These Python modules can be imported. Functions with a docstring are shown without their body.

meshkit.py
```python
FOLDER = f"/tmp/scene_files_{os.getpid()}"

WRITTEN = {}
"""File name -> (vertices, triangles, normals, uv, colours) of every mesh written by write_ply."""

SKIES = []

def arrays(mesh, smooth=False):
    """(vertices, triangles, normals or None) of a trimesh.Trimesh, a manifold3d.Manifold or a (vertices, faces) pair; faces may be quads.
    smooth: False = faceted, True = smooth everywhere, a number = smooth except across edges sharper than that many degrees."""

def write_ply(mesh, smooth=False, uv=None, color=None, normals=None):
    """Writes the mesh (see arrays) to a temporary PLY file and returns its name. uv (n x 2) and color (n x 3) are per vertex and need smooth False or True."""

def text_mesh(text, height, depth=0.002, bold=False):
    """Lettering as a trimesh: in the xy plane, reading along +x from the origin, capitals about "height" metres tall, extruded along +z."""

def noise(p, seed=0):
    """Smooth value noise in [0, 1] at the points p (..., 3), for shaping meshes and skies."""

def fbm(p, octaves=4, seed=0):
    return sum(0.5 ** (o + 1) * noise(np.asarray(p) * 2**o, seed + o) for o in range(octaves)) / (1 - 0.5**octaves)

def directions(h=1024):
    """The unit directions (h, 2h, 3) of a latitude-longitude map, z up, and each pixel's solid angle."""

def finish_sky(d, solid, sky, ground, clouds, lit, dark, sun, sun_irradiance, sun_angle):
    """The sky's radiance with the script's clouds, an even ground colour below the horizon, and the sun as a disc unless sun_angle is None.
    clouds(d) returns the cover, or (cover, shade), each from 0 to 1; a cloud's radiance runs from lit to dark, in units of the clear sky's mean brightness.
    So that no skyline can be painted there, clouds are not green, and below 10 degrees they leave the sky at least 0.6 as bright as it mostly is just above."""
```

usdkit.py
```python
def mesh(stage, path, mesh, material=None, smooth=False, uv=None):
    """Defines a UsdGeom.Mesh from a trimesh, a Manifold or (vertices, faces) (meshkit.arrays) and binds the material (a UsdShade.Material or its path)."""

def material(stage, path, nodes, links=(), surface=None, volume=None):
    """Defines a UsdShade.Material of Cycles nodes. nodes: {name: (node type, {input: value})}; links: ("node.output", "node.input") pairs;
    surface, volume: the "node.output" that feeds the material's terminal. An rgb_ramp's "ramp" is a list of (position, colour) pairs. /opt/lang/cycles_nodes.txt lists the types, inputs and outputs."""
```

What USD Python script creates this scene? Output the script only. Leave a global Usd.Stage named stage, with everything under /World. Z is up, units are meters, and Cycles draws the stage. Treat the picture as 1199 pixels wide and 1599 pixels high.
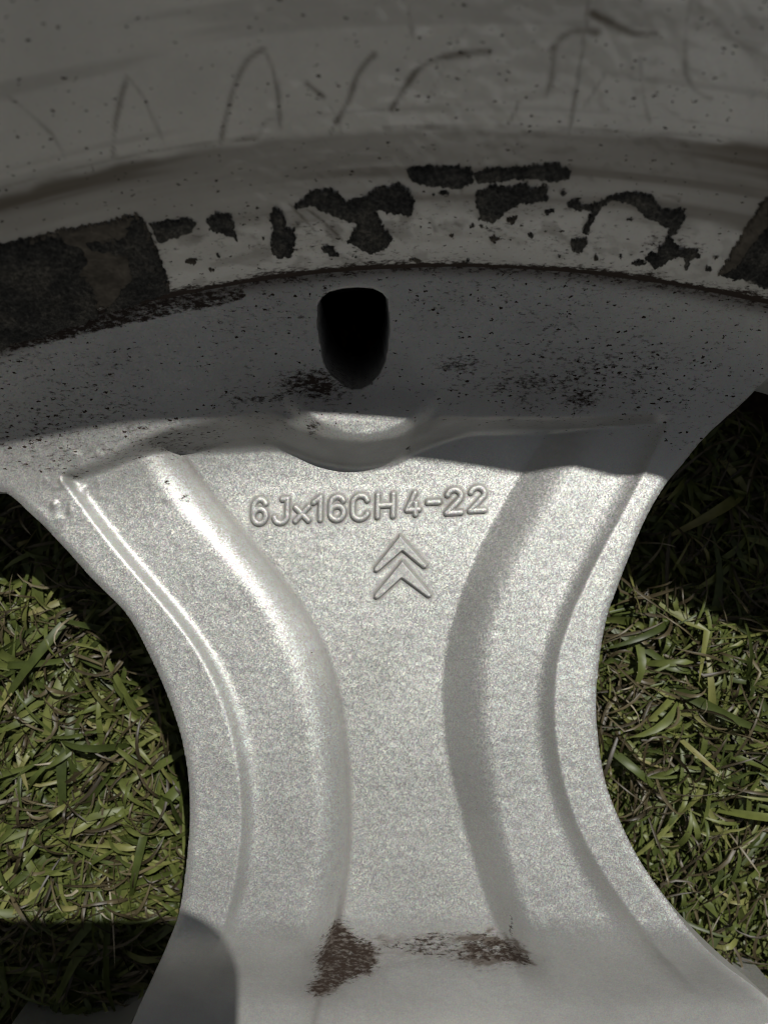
import math
import numpy as np
import trimesh
import manifold3d as m3
import shapely
from shapely.geometry import Polygon, LineString, Point
from scipy.spatial import cKDTree
from scipy.ndimage import gaussian_filter
from pxr import Usd, UsdGeom, UsdLux, UsdShade, Gf, Sdf, Vt
import usdkit
from meshkit import fbm, noise

stage = Usd.Stage.CreateInMemory()
UsdGeom.SetStageUpAxis(stage, UsdGeom.Tokens.z)
UsdGeom.SetStageMetersPerUnit(stage, 1.0)
UsdGeom.Xform.Define(stage, '/World')
stage.SetDefaultPrim(stage.GetPrimAtPath('/World'))
rng = np.random.default_rng(7)

# ------------------------------------------------------------------ camera, sky, sun, exposure
ZC = 0.162                      # a phone held 12 cm above the spoke, looking straight down
FPX = 1201.0                    # focal length in photograph pixels (1199 x 1599)
cam = UsdGeom.Camera.Define(stage, '/World/camera')
cam.AddTranslateOp().Set(Gf.Vec3d(0, 0, ZC))
cam.CreateHorizontalApertureAttr(24.0)
cam.CreateVerticalApertureAttr(24.0 * 1599 / 1199)
cam.CreateFocalLengthAttr(24.0 * FPX / 1199)
cam.CreateClippingRangeAttr(Gf.Vec2f(0.001, 100))
cam.CreateFStopAttr(17.0)
cam.CreateFocusDistanceAttr(0.123)
cam.CreateExposureAttr(-0.32)

SUN = np.array([0.290, 0.612, 1.0]); SUN /= np.linalg.norm(SUN)
ELEV = math.asin(SUN[2]); ROT = math.atan2(SUN[0], SUN[1])
sun = UsdLux.DistantLight.Define(stage, '/World/sun')
sun.CreateIntensityAttr(1.25)
sun.CreateAngleAttr(0.53)
sun.CreateColorAttr(Gf.Vec3f(1.0, 0.98, 0.935))
sun.GetPrim().CreateAttribute('inputs:normalize', Sdf.ValueTypeNames.Bool).Set(True)
zx = Gf.Rotation(Gf.Vec3d(0, 0, 1), Gf.Vec3d(*map(float, SUN)))
sun.AddTransformOp().Set(Gf.Matrix4d().SetRotate(zx))

UsdGeom.Scope.Define(stage, '/World/Looks')
L = '/World/Looks/'
sky_m = usdkit.material(stage, L + 'sky_look', {
    's': ('sky_texture', {'sky_type': 'single_scattering', 'sun_disc': False, 'sun_elevation': ELEV, 'sun_rotation': ROT, 'aerosol_density': .15}),
    'h': ('hsv', {'saturation': .22}),     # thin white haze
    'b': ('background_shader', {'strength': 0.05})}, [('s.color', 'h.color'), ('h.color', 'b.color')], surface='b.background')
dome = UsdLux.DomeLight.Define(stage, '/World/sky')
UsdShade.MaterialBindingAPI.Apply(dome.GetPrim()).Bind(sky_m)


def tag(p, label=None, cat=None, group=None, kind=None):
    p = p.GetPrim() if hasattr(p, 'GetPrim') else p
    for k, v in (('label', label), ('category', cat), ('group', group), ('kind', kind)):
        if v:
            p.SetCustomDataByKey(k, v)
    return p


tag(dome, 'clear blue daylight sky', 'sky', kind='structure')
USED = {}


def numbered(parent, name):
    k = USED.get((parent, name), 0)
    USED[(parent, name)] = k + 1
    return parent + '/' + (name if k == 0 else f'{name}_{k:03d}')


def part(name, mesh, mat, parent, smooth=False, label=None, attrs=None):
    path = numbered(parent, name)
    m = usdkit.mesh(stage, path, mesh, mat, smooth=smooth)
    if attrs:
        pts = np.array(m.GetPointsAttr().Get(), float)
        for k, v in attrs(pts).items():
            UsdGeom.PrimvarsAPI(m).CreatePrimvar(k, Sdf.ValueTypeNames.FloatArray, 'vertex').Set(Vt.FloatArray.FromNumpy(np.asarray(v, np.float32)))
    if label:
        tag(m, label)
    return m


# ------------------------------------------------------------------ materials
def silver(name, base, metallic, rough, flake, tint, specks, brown=(.060, .040, .026)):
    """Silver wheel paint: metal flakes as tilted cells, dark grit, brown stains and dust from the surface's own attributes."""
    n = {
        'co': ('texture_coordinate', {}),
        'v1': ('voronoi_texture', {'scale': 7000.0, 'feature': 'f1'}),
        'v2': ('voronoi_texture', {'scale': 2900.0, 'feature': 'f1'}),
        'c1': ('vector_math', {'math_type': 'subtract', 'vector2': (.5, .5, .5)}),
        'c2': ('vector_math', {'math_type': 'subtract', 'vector2': (.5, .5, .5)}),
        's1': ('vector_math', {'math_type': 'scale', 'scale': flake}),
        's2': ('vector_math', {'math_type': 'scale', 'scale': flake * .35}),
        'a1': ('vector_math', {'math_type': 'add'}),
        'g': ('geometry', {}),
        'a2': ('vector_math', {'math_type': 'add'}),
        'nn': ('vector_math', {'math_type': 'normalize'}),
        'nb': ('noise_texture', {'scale': 900.0, 'detail': 4.0, 'roughness': .6}),
        'bump': ('bump', {'strength': .16, 'distance': .0002}),
        'tint': ('mix_color', {'blend_type': 'mix', 'fac': tint, 'a': base}),
        'nl': ('noise_texture', {'scale': 60.0, 'detail': 5.0, 'roughness': .6}),
        'nlr': ('map_range', {'from_min': .3, 'from_max': .7, 'to_min': .88, 'to_max': 1.06, 'clamp': True}),
        'mott': ('vector_math', {'math_type': 'scale'}),
        # brown stain
        'stain': ('attribute', {'attribute': 'stain'}),
        'stc': ('mix_color', {'blend_type': 'mix', 'b': brown}),
        # dust film
        'dust': ('attribute', {'attribute': 'dust'}),
        'dustm': ('math', {'math_type': 'multiply', 'value2': .9}),
        'dustc': ('math', {'math_type': 'multiply', 'value2': .62}),
        'cov3': ('math', {'math_type': 'maximum'}),
        'dc': ('mix_color', {'blend_type': 'mix', 'b': (.085, .080, .073)}),
        # granular dirt
        'dirt': ('attribute', {'attribute': 'dirt'}),
        'ng': ('noise_texture', {'scale': 1600.0, 'detail': 5.0, 'roughness': .7}),
        'mp': ('mapping', {'mapping_type': 'point', 'scale': (.62, 1.25, 1.25)}),
        'gsum': ('math', {'math_type': 'add'}),
        'gr': ('map_range', {'range_type': 'smoothstep', 'from_min': .90, 'from_max': 1.12, 'to_min': 0., 'to_max': 1., 'clamp': True}),
        # separate specks
        'spk': ('attribute', {'attribute': 'speck'}),
        'wob': ('noise_texture', {'scale': 2600.0, 'detail': 2.0}),
        'wobs': ('vector_math', {'math_type': 'scale', 'scale': .0007}),
        'wadd': ('vector_math', {'math_type': 'add'}),
        'vs': ('voronoi_texture', {'scale': 1450.0, 'feature': 'f1'}),
        'vsc': ('separate_color', {}),
        'pw': ('math', {'math_type': 'power', 'value2': 1.9}),
        'siz': ('math', {'math_type': 'multiply'}),
        'siz2': ('math', {'math_type': 'multiply', 'value2': specks}),
        'lt': ('math', {'math_type': 'less_than'}),
        'dm': ('math', {'math_type': 'maximum'}),
        'col': ('mix_color', {'blend_type': 'mix', 'b': (.024, .0145, .0095)}),
        # how metallic what is left on top is
        'cov': ('math', {'math_type': 'maximum'}),
        'cov2': ('math', {'math_type': 'maximum'}),
        'met': ('map_range', {'from_min': 0., 'from_max': 1., 'to_min': metallic, 'to_max': 0., 'clamp': True}),
        'rgh': ('map_range', {'from_min': 0., 'from_max': 1., 'to_min': rough, 'to_max': .75, 'clamp': True}),
        'nmix': ('mix_vector', {}),
        'p': ('principled_bsdf', {'specular_ior_level': .3}),
    }
    l = [('co.object', 'v1.vector'), ('co.object', 'v2.vector'), ('v1.color', 'c1.vector1'), ('v2.color', 'c2.vector1'), ('c1.vector', 's1.vector1'),
         ('c2.vector', 's2.vector1'), ('s1.vector', 'a1.vector1'), ('s2.vector', 'a1.vector2'), ('co.object', 'nb.vector'), ('nb.fac', 'bump.height'),
         ('bump.normal', 'a2.vector1'), ('a1.vector', 'a2.vector2'), ('a2.vector', 'nn.vector1'),
         ('v1.color', 'tint.b'), ('co.object', 'nl.vector'), ('nl.fac', 'nlr.value'), ('tint.result', 'mott.vector1'), ('nlr.result', 'mott.scale'),
         ('stain.fac', 'stc.fac'), ('mott.vector', 'stc.a'), ('dust.fac', 'dustm.value1'), ('dust.fac', 'dustc.value1'), ('dustc.value', 'dc.fac'), ('stc.result', 'dc.a'),
         ('co.object', 'mp.vector'), ('mp.vector', 'ng.vector'), ('ng.fac', 'gsum.value1'), ('dirt.fac', 'gsum.value2'), ('gsum.value', 'gr.value'),
         ('co.object', 'wob.vector'), ('wob.color', 'wobs.vector1'), ('mp.vector', 'wadd.vector1'), ('wobs.vector', 'wadd.vector2'), ('wadd.vector', 'vs.vector'),
         ('vs.color', 'vsc.color'), ('vsc.r', 'pw.value1'), ('pw.value', 'siz.value1'), ('spk.fac', 'siz.value2'), ('siz.value', 'siz2.value1'),
         ('vs.distance', 'lt.value1'), ('siz2.value', 'lt.value2'), ('lt.value', 'dm.value1'), ('gr.result', 'dm.value2'),
         ('dc.result', 'col.a'), ('dm.value', 'col.fac'), ('stain.fac', 'cov.value1'), ('dustc.value', 'cov.value2'), ('cov2.value', 'cov3.value1'), ('dustm.value', 'cov3.value2'), ('cov.value', 'cov2.value1'), ('dm.value', 'cov2.value2'),
         ('cov2.value', 'met.value'), ('cov2.value', 'rgh.value'), ('cov3.value', 'nmix.fac'), ('nn.vector', 'nmix.a'), ('bump.normal', 'nmix.b'),
         ('col.result', 'p.base_color'), ('met.result', 'p.metallic'), ('rgh.result', 'p.roughness'), ('nmix.result', 'p.normal')]
    return usdkit.material(stage, L + name, n, l, surface='p.BSDF')


M_SPOKE = silver('silver_paint', (.585, .585, .562), .93, .60, .23, .12, .30)
M_WALL = silver('worn_inner_paint', (.63, .61, .56), .35, .55, .12, .05, .29, (.085, .062, .034))

M_FOAM = usdkit.material(stage, L + 'tape_foam', {
    'co': ('texture_coordinate', {}), 'n': ('noise_texture', {'scale': 1900.0, 'detail': 6.0, 'roughness': .75}), 'n2': ('noise_texture', {'scale': 230.0, 'detail': 4.0, 'roughness': .6}),
    'r': ('rgb_ramp', {'ramp': [(.32, (.022, .022, .021)), (.5, (.070, .069, .064)), (.68, (.16, .155, .14))]}),
    'r2': ('rgb_ramp', {'ramp': [(.35, (.6, .6, .6)), (.5, (.95, .93, .9)), (.66, (1.7, 1.6, 1.45))]}),
    'm': ('vector_math', {'math_type': 'multiply'}),
    'b': ('bump', {'strength': 1.0, 'distance': .0007}), 'p': ('principled_bsdf', {'roughness': .9, 'specular_ior_level': .2})},
    [('co.object', 'n.vector'), ('co.object', 'n2.vector'), ('n.fac', 'r.fac'), ('n2.fac', 'r2.fac'), ('n.fac', 'b.height'), ('r.color', 'm.vector1'), ('r2.color', 'm.vector2'), ('m.vector', 'p.base_color'), ('b.normal', 'p.normal')], surface='p.BSDF')
M_FILM = usdkit.material(stage, L + 'tape_film', {
    'co': ('texture_coordinate', {}), 'n': ('noise_texture', {'scale': 420.0, 'detail': 5.0, 'roughness': .65}),
    'r': ('rgb_ramp', {'ramp': [(.3, (.045, .038, .028)), (.6, (.10, .085, .065)), (.8, (.16, .14, .11))]}),
    'b': ('bump', {'strength': .5, 'distance': .0003}), 'p': ('principled_bsdf', {'roughness': .7, 'specular_ior_level': .25})},
    [('co.object', 'n.vector'), ('n.fac', 'r.fac'), ('n.fac', 'b.height'), ('r.color', 'p.base_color'), ('b.normal', 'p.normal')], surface='p.BSDF')

M_SOIL = usdkit.material(stage, L + 'soil', {
    'co': ('texture_coordinate', {}), 'n': ('noise_texture', {'scale': 420.0, 'detail': 6.0, 'roughness': .7}),
    'n2': ('noise_texture', {'scale': 60.0, 'detail': 3.0}),
    'r': ('rgb_ramp', {'ramp': [(.28, (.022, .016, .011)), (.5, (.060, .044, .030)), (.72, (.125, .095, .066))]}),
    'm': ('mix_color', {'blend_type': 'mix', 'b': (.045, .048, .018)}),
    'mr': ('map_range', {'from_min': .45, 'from_max': .7, 'to_min': 0., 'to_max': .6, 'clamp': True}),
    'b': ('bump', {'strength': 1.0, 'distance': .0012}), 'p': ('principled_bsdf', {'roughness': .95, 'specular_ior_level': .1})},
    [('co.object', 'n.vector'), ('co.object', 'n2.vector'), ('n.fac', 'r.fac'), ('r.color', 'm.a'), ('n2.fac', 'mr.value'), ('mr.result', 'm.fac'),
     ('n.fac', 'b.height'), ('m.result', 'p.base_color'), ('b.normal', 'p.normal')], surface='p.BSDF')


def blade_look(name, ramp, trans):
    return usdkit.material(stage, L + name, {
        'a': ('attribute', {'attribute': 'shade'}), 'r': ('rgb_ramp', {'ramp': ramp}),
        'co': ('texture_coordinate', {}), 'n': ('noise_texture', {'scale': 500.0, 'detail': 3.0}),
        'mr': ('map_range', {'from_min': .3, 'from_max': .7, 'to_min': .75, 'to_max': 1.15, 'clamp': True}),
        'k': ('vector_math', {'math_type': 'scale'}),
        'p': ('principled_bsdf', {'roughness': .45, 'specular_ior_level': .4}), 't': ('translucent_bsdf', {}), 'x': ('mix_closure', {'fac': trans})},
        [('a.fac', 'r.fac'), ('co.object', 'n.vector'), ('n.fac', 'mr.value'), ('r.color', 'k.vector1'), ('mr.result', 'k.scale'), ('k.vector', 'p.base_color'), ('k.vector', 't.color'),
         ('p.BSDF', 'x.closure1'), ('t.BSDF', 'x.closure2')], surface='x.closure')


M_GRASS = blade_look('grass_blades', [(0, (.033, .047, .011)), (.35, (.072, .094, .021)), (.65, (.125, .146, .037)), (.88, (.195, .200, .062)), (1, (.26, .23, .10))], .25)
M_THATCH = blade_look('dry_thatch', [(0, (.022, .017, .009)), (.5, (.060, .047, .024)), (.9, (.135, .112, .060)), (1, (.32, .28, .20))], .10)
M_PHONE = usdkit.material(stage, L + 'phone_glass', {'p': ('principled_bsdf', {'base_color': (.02, .02, .022), 'roughness': .12})}, surface='p.BSDF')
M_FRAME = usdkit.material(stage, L + 'phone_frame', {'p': ('principled_bsdf', {'base_color': (.12, .12, .125), 'metallic': 1.0, 'roughness': .3})}, surface='p.BSDF')

# ------------------------------------------------------------------ the wheel: centre, heights, profile of the inner wall
CX, CY = 0.010, -0.155
TILT = math.radians(4.5)         # the lettered spoke leans this far to the left of +y
ZS = 0.042                       # top of the spoke's border
D1, D2 = 0.0019, 0.0038          # drop of the two steps into the middle of the spoke
R_SEAM, Z_SEAM = 0.190, 0.0522


def smooth(t):
    t = np.clip(t, 0, 1)
    return t * t * (3 - 2 * t)


def low_z(v):
    return ZS - (D1 + D2) * smooth((np.asarray(v, float) - 1440) / 190.0)


def px(points, z):
    """Points of the photograph at height z, in metres."""
    p = np.asarray(points, float)
    d = (ZC - z) / FPX
    d = np.broadcast_to(d, len(p))
    return np.stack([(p[:, 0] - 600) * d, (800 - p[:, 1]) * d], 1)


def curve(points, z):
    w = px(points, z)
    o = np.argsort(w[:, 1])
    w = w[o]
    from scipy.interpolate import PchipInterpolator
    yy = np.linspace(w[0, 1], w[-1, 1], 240)
    xx = PchipInterpolator(w[:, 1], w[:, 0])(yy)
    xs_ = gaussian_filter(np.r_[2 * xx[0] - xx[60:0:-1], xx, 2 * xx[-1] - xx[-2:-62:-1]], 12)[60:-60]
    f = PchipInterpolator(yy, xs_, extrapolate=False)
    y0, y1 = w[0, 1], w[-1, 1]
    s0, s1 = (w[1, 0] - w[0, 0]) / (w[1, 1] - w[0, 1]), (w[-1, 0] - w[-2, 0]) / (w[-1, 1] - w[-2, 1])

    def at(y):
        yc = np.clip(y, y0, y1)
        return f(yc) + np.where(y < y0, (y - y0) * s0, 0) + np.where(y > y1, (y - y1) * s1, 0)
    return at


L1T = curve([(98, 745), (150, 820), (200, 882), (255, 943), (293, 990), (320, 1030), (350, 1100), (370, 1180), (379, 1250), (378, 1310), (369, 1385), (355, 1440), (335, 1500)], ZS)
L1B = curve([(120, 752), (168, 815), (218, 878), (272, 937), (320, 995), (347, 1036), (376, 1100), (396, 1180), (403, 1250), (400, 1325), (388, 1390), (372, 1450), (350, 1510)], ZS - D1)
L2T = curve([(236, 712), (268, 765), (335, 838), (395, 905), (432, 960), (472, 1050), (492, 1125), (505, 1200), (509, 1275), (506, 1350), (492, 1424), (480, 1480), (466, 1540)], ZS - D1)
L2B = curve([(284, 706), (315, 758), (372, 820), (430, 890), (482, 960), (521, 1050), (537, 1125), (544, 1200), (547, 1275), (546, 1350), (532, 1424), (520, 1480), (506, 1540)], ZS - D1 - D2)
R2B = curve([(845, 690), (822, 725), (778, 800), (739, 875), (713, 950), (697, 1000), (691, 1075), (694, 1150), (710, 1225), (730, 1300), (755, 1390), (785, 1470), (815, 1540)], ZS - D1 - D2)
R2T = curve([(905, 690), (880, 728), (838, 800), (796, 875), (764, 950), (749, 1000), (742, 1075), (746, 1150), (757, 1225), (770, 1300), (795, 1390), (822, 1470), (850, 1540)], ZS - D1)
R1B = curve([(990, 690), (968, 740), (930, 800), (898, 875), (871, 950), (847, 1000), (836, 1075), (839, 1150), (855, 1225), (878, 1300), (926, 1395), (982, 1474), (1060, 1560)], ZS - D1)
R1T = curve([(1030, 690), (1006, 740), (975, 800), (932, 875), (896, 950), (874, 1000), (863, 1075), (865, 1150), (877, 1225), (901, 1300), (958, 1395), (1018, 1474), (1090, 1560)], ZS)

ENDT = np.array([(60, 760), (98, 742), (160, 720), (220, 690), (300, 664), (380, 651), (425, 648), (462, 664), (510, 686), (560, 692), (612, 686), (655, 664), (695, 652), (740, 655), (860, 655), (1030, 647), (1100, 650)], float)
ENDB = np.array([(60, 765), (105, 752), (160, 737), (215, 716), (270, 706), (350, 705), (415, 700), (452, 708), (500, 724), (555, 733), (612, 725), (655, 706), (700, 688), (750, 674), (860, 672), (1035, 664), (1100, 666)], float)
from scipy.interpolate import PchipInterpolator as PI_
ENDTF, ENDBF = PI_(ENDT[:, 0], ENDT[:, 1]), PI_(ENDB[:, 0], ENDB[:, 1])

# window edges beside the lettered spoke
L0 = [(-60, 735), (0, 768), (50, 806), (100, 857), (140, 902), (200, 965), (235, 1030), (265, 1100), (285, 1165), (294, 1225), (296, 1275), (292, 1335), (284, 1400), (279, 1428), (260, 1479), (235, 1534), (205, 1598), (186, 1640)]
R0 = [(1199, 592), (1150, 636), (1100, 684), (1065, 728), (1043, 754), (1010, 810), (985, 868), (965, 920), (950, 962), (937, 1035), (932, 1100), (936, 1160), (946, 1220), (970, 1285), (1000, 1345), (1035, 1397), (1090, 1469), (1140, 1519), (1199, 1567)]


def polar(r, deg):
    """A point at radius r, deg clockwise from the spoke's axis."""
    a = math.radians(deg) - TILT
    return (CX + r * math.sin(a), CY + r * math.cos(a))


left = [polar(.1845, -36), polar(.1835, -31), polar(.1815, -26)] + [tuple(p) for p in px(L0, low_z(np.array(L0)[:, 1]))[1:]] + [polar(.0848, -36)]
right = [polar(.1845, 36), polar(.1838, 31), polar(.1825, 26)] + [tuple(p) for p in px(R0, low_z(np.array(R0)[:, 1]))] + [polar(.0910, 43)]


def rounded(pts, n=400):
    pts = np.array(pts)
    t = np.r_[0, np.cumsum(np.linalg.norm(np.diff(pts, axis=0), axis=1))]
    s = np.linspace(0, t[-1], n)
    q = np.stack([PI_(t, pts[:, k])(s) for k in (0, 1)], 1)
    k = np.exp(-np.linspace(-2, 2, 9) ** 2); k /= k.sum()
    sm = np.stack([np.convolve(np.pad(q[:, j], 4, mode='edge'), k, 'valid') for j in (0, 1)], 1)
    sm[0], sm[-1] = q[0], q[-1]
    return sm


left, right = rounded(left), rounded(right)
R_HUB = 0.0680
arc = lambda r, a, b, n: [polar(r, d) for d in np.linspace(a, b, n)]
outline = Polygon(arc(R_SEAM + .0004, -36, 36, 160) + list(map(tuple, right)) + arc(R_HUB, 43, -36, 60) + list(map(tuple, left[::-1]))).buffer(0)
whole = outline
WEDGE = Polygon([(CX, CY), polar(.4, -36), polar(.4, 0), polar(.4, 36)])
outline = whole.intersection(WEDGE.union(Polygon([(CX, CY), polar(.14, 35), polar(.14, 43)])))
plain = whole.intersection(WEDGE).difference(Point(polar(.104, 36)).buffer(.0195)).difference(Point(polar(.104, -36)).buffer(.0195))
plain = max(getattr(plain, 'geoms', [plain]), key=lambda g: g.area)
outline = max(getattr(outline, 'geoms', [outline]), key=lambda g: g.area)
EDGE = cKDTree(np.vstack([left, right]))
NORM = []
for c_, sgn in ((left, -1), (right, 1)):
    t_ = np.gradient(c_, axis=0); t_ /= np.linalg.norm(t_, axis=1, keepdims=True)
    NORM.append(sgn * np.c_[t_[:, 1], -t_[:, 0]])
NORM = np.vstack(NORM)
if ((NORM[200] * (np.array(polar(.13, 0)) - left[200])).sum()) < 0: NORM[:400] *= -1
if ((NORM[600] * (np.array(polar(.13, 0)) - right[200])).sum()) < 0: NORM[400:] *= -1

VALVE = [(497, 478), (503, 466), (515, 457), (535, 452), (560, 450), (583, 452), (597, 459), (604, 468), (607, 490), (608, 515), (605, 545), (601, 565), (592, 584), (577, 600), (563, 607), (550, 607), (535, 599), (517, 584), (506, 565), (502, 540), (497, 510)]
vz, LEAN = 0.0492, .36


def bare_z(x, y):
    return ZS + .0102 * (np.maximum(np.hypot(x - CX, y - CY) - .160, 0) / .030) ** 2


VALVE_W = px(VALVE, vz)
for _ in range(4):
    vs_z = bare_z(VALVE_W[:, 0], VALVE_W[:, 1])
    VALVE_W = px(VALVE, vs_z)
VALVE_P = Polygon(VALVE_W).buffer(.0006).buffer(-.0005)
va = math.atan2(VALVE_W[:, 1].mean() - CY, VALVE_W[:, 0].mean() - CX)
_v = np.array(VALVE_P.exterior.coords)
VALVE_CUT = Polygon(_v - LEAN * (vz - bare_z(_v[:, 0], _v[:, 1]))[:, None] * np.array([[math.cos(va), math.sin(va)]])).buffer(0)
VEDGE = cKDTree(np.array([VALVE_P.exterior.interpolate(t, True).coords[0] for t in np.linspace(0, 1, 500)]))


def base_z(x, y):
    r = np.hypot(x - CX, y - CY)
    ang = np.degrees(np.arctan2(x - CX, y - CY)) + math.degrees(TILT)
    p = 2.0 + 1.6 * smooth((np.abs(ang + 2) - 9) / 10)
    z = ZS + .0102 * (np.maximum(r - .160, 0) / .030) ** p
    return z


def spoke_z(x, y, round_edges=True):
    d = (ZC - ZS) / FPX
    u, v = 600 + x / d, 800 - y / d
    l1 = (x - L1T(y)) / (L1B(y) - L1T(y)); r1 = (R1T(y) - x) / (R1T(y) - R1B(y))
    l2 = (x - L2T(y)) / (L2B(y) - L2T(y)); r2 = (R2T(y) - x) / (R2T(y) - R2B(y))
    first = lambda t: np.where(t > 0, 1 - (1 - np.clip(t / 1.45, 0, 1)) ** 2.7, 0)
    second = lambda t: np.clip((t + .55) / 1.5, 0, 1) ** 2.1
    s1 = np.minimum(first(l1), first(r1)); s2 = np.minimum(second(l2), .45 * smooth((r2 + .45) / 1.6) + .55 * np.clip((r2 + .5) / 1.5, 0, 1) ** 1.7)
    drop = D1 * s1 + D2 * s2
    uc = np.clip(u, 60, 1100)
    t = (v - ENDTF(uc)) / (ENDBF(uc) - ENDTF(uc))
    drop = drop * smooth(t * .92 + .06)
    if round_edges:
        drop = gaussian_filter(drop, .7)
    # towards the hub the border comes down to the level of the middle
    low = smooth((v - 1440) / 190.0)
    z = base_z(x, y) - drop * (1 - low) - (D1 + D2) * low
    z = z - .0034 * smooth((v - 1455) / 230)
    # round boss under the valve hole
    q = np.hypot((u - 566) / 1.0, (v - 575) / .96)
    z = z + .0018 * smooth((138 - q) / 30.0) * smooth((v - 605) / 60)
    # uneven casting
    p = np.stack([x, y, np.zeros_like(x)], -1)
    z = z + .00010 * (fbm(p * 130, 3, 3) - .5) + .00007 * (fbm(p * 900, 2, 5) - .5)
    bl = np.exp(-(((u - 100) / 45) ** 2 + ((v - 775) / 42) ** 2)) + .6 * np.exp(-(((u - 160) / 70) ** 2 + ((v - 715) / 16) ** 2))
    z = z + .0005 * bl * np.maximum(noise(p * 800, 9) - .52, 0) * 2
    # ridge of flash where the pad meets the wall
    if round_edges:
        xy = np.stack([x, y], -1)
        e, _ = EDGE.query(xy.reshape(-1, 2)); e = e.reshape(x.shape)
        e = np.where(shapely.contains_xy(outline, x, y), e, -e)
        z = z - .00045 * np.clip(1 - e / .0015, 0, 2) ** 2
        e, _ = VEDGE.query(xy.reshape(-1, 2)); e = e.reshape(x.shape)
        e = np.where(shapely.contains_xy(VALVE_P, x, y), -e, e)
        z = z - .00012 * np.clip(1 - e / .0004, 0, 2) ** 2
    return z


def axis(fine0, fine1, lo, hi, fine, coarse):
    a = np.arange(fine0, fine1, fine)
    return np.r_[np.linspace(lo, fine0, max(2, int((fine0 - lo) / coarse)))[:-1], a, np.linspace(a[-1] + fine, hi, max(2, int((hi - a[-1]) / coarse)))]


Z_BOT = 0.013


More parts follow.
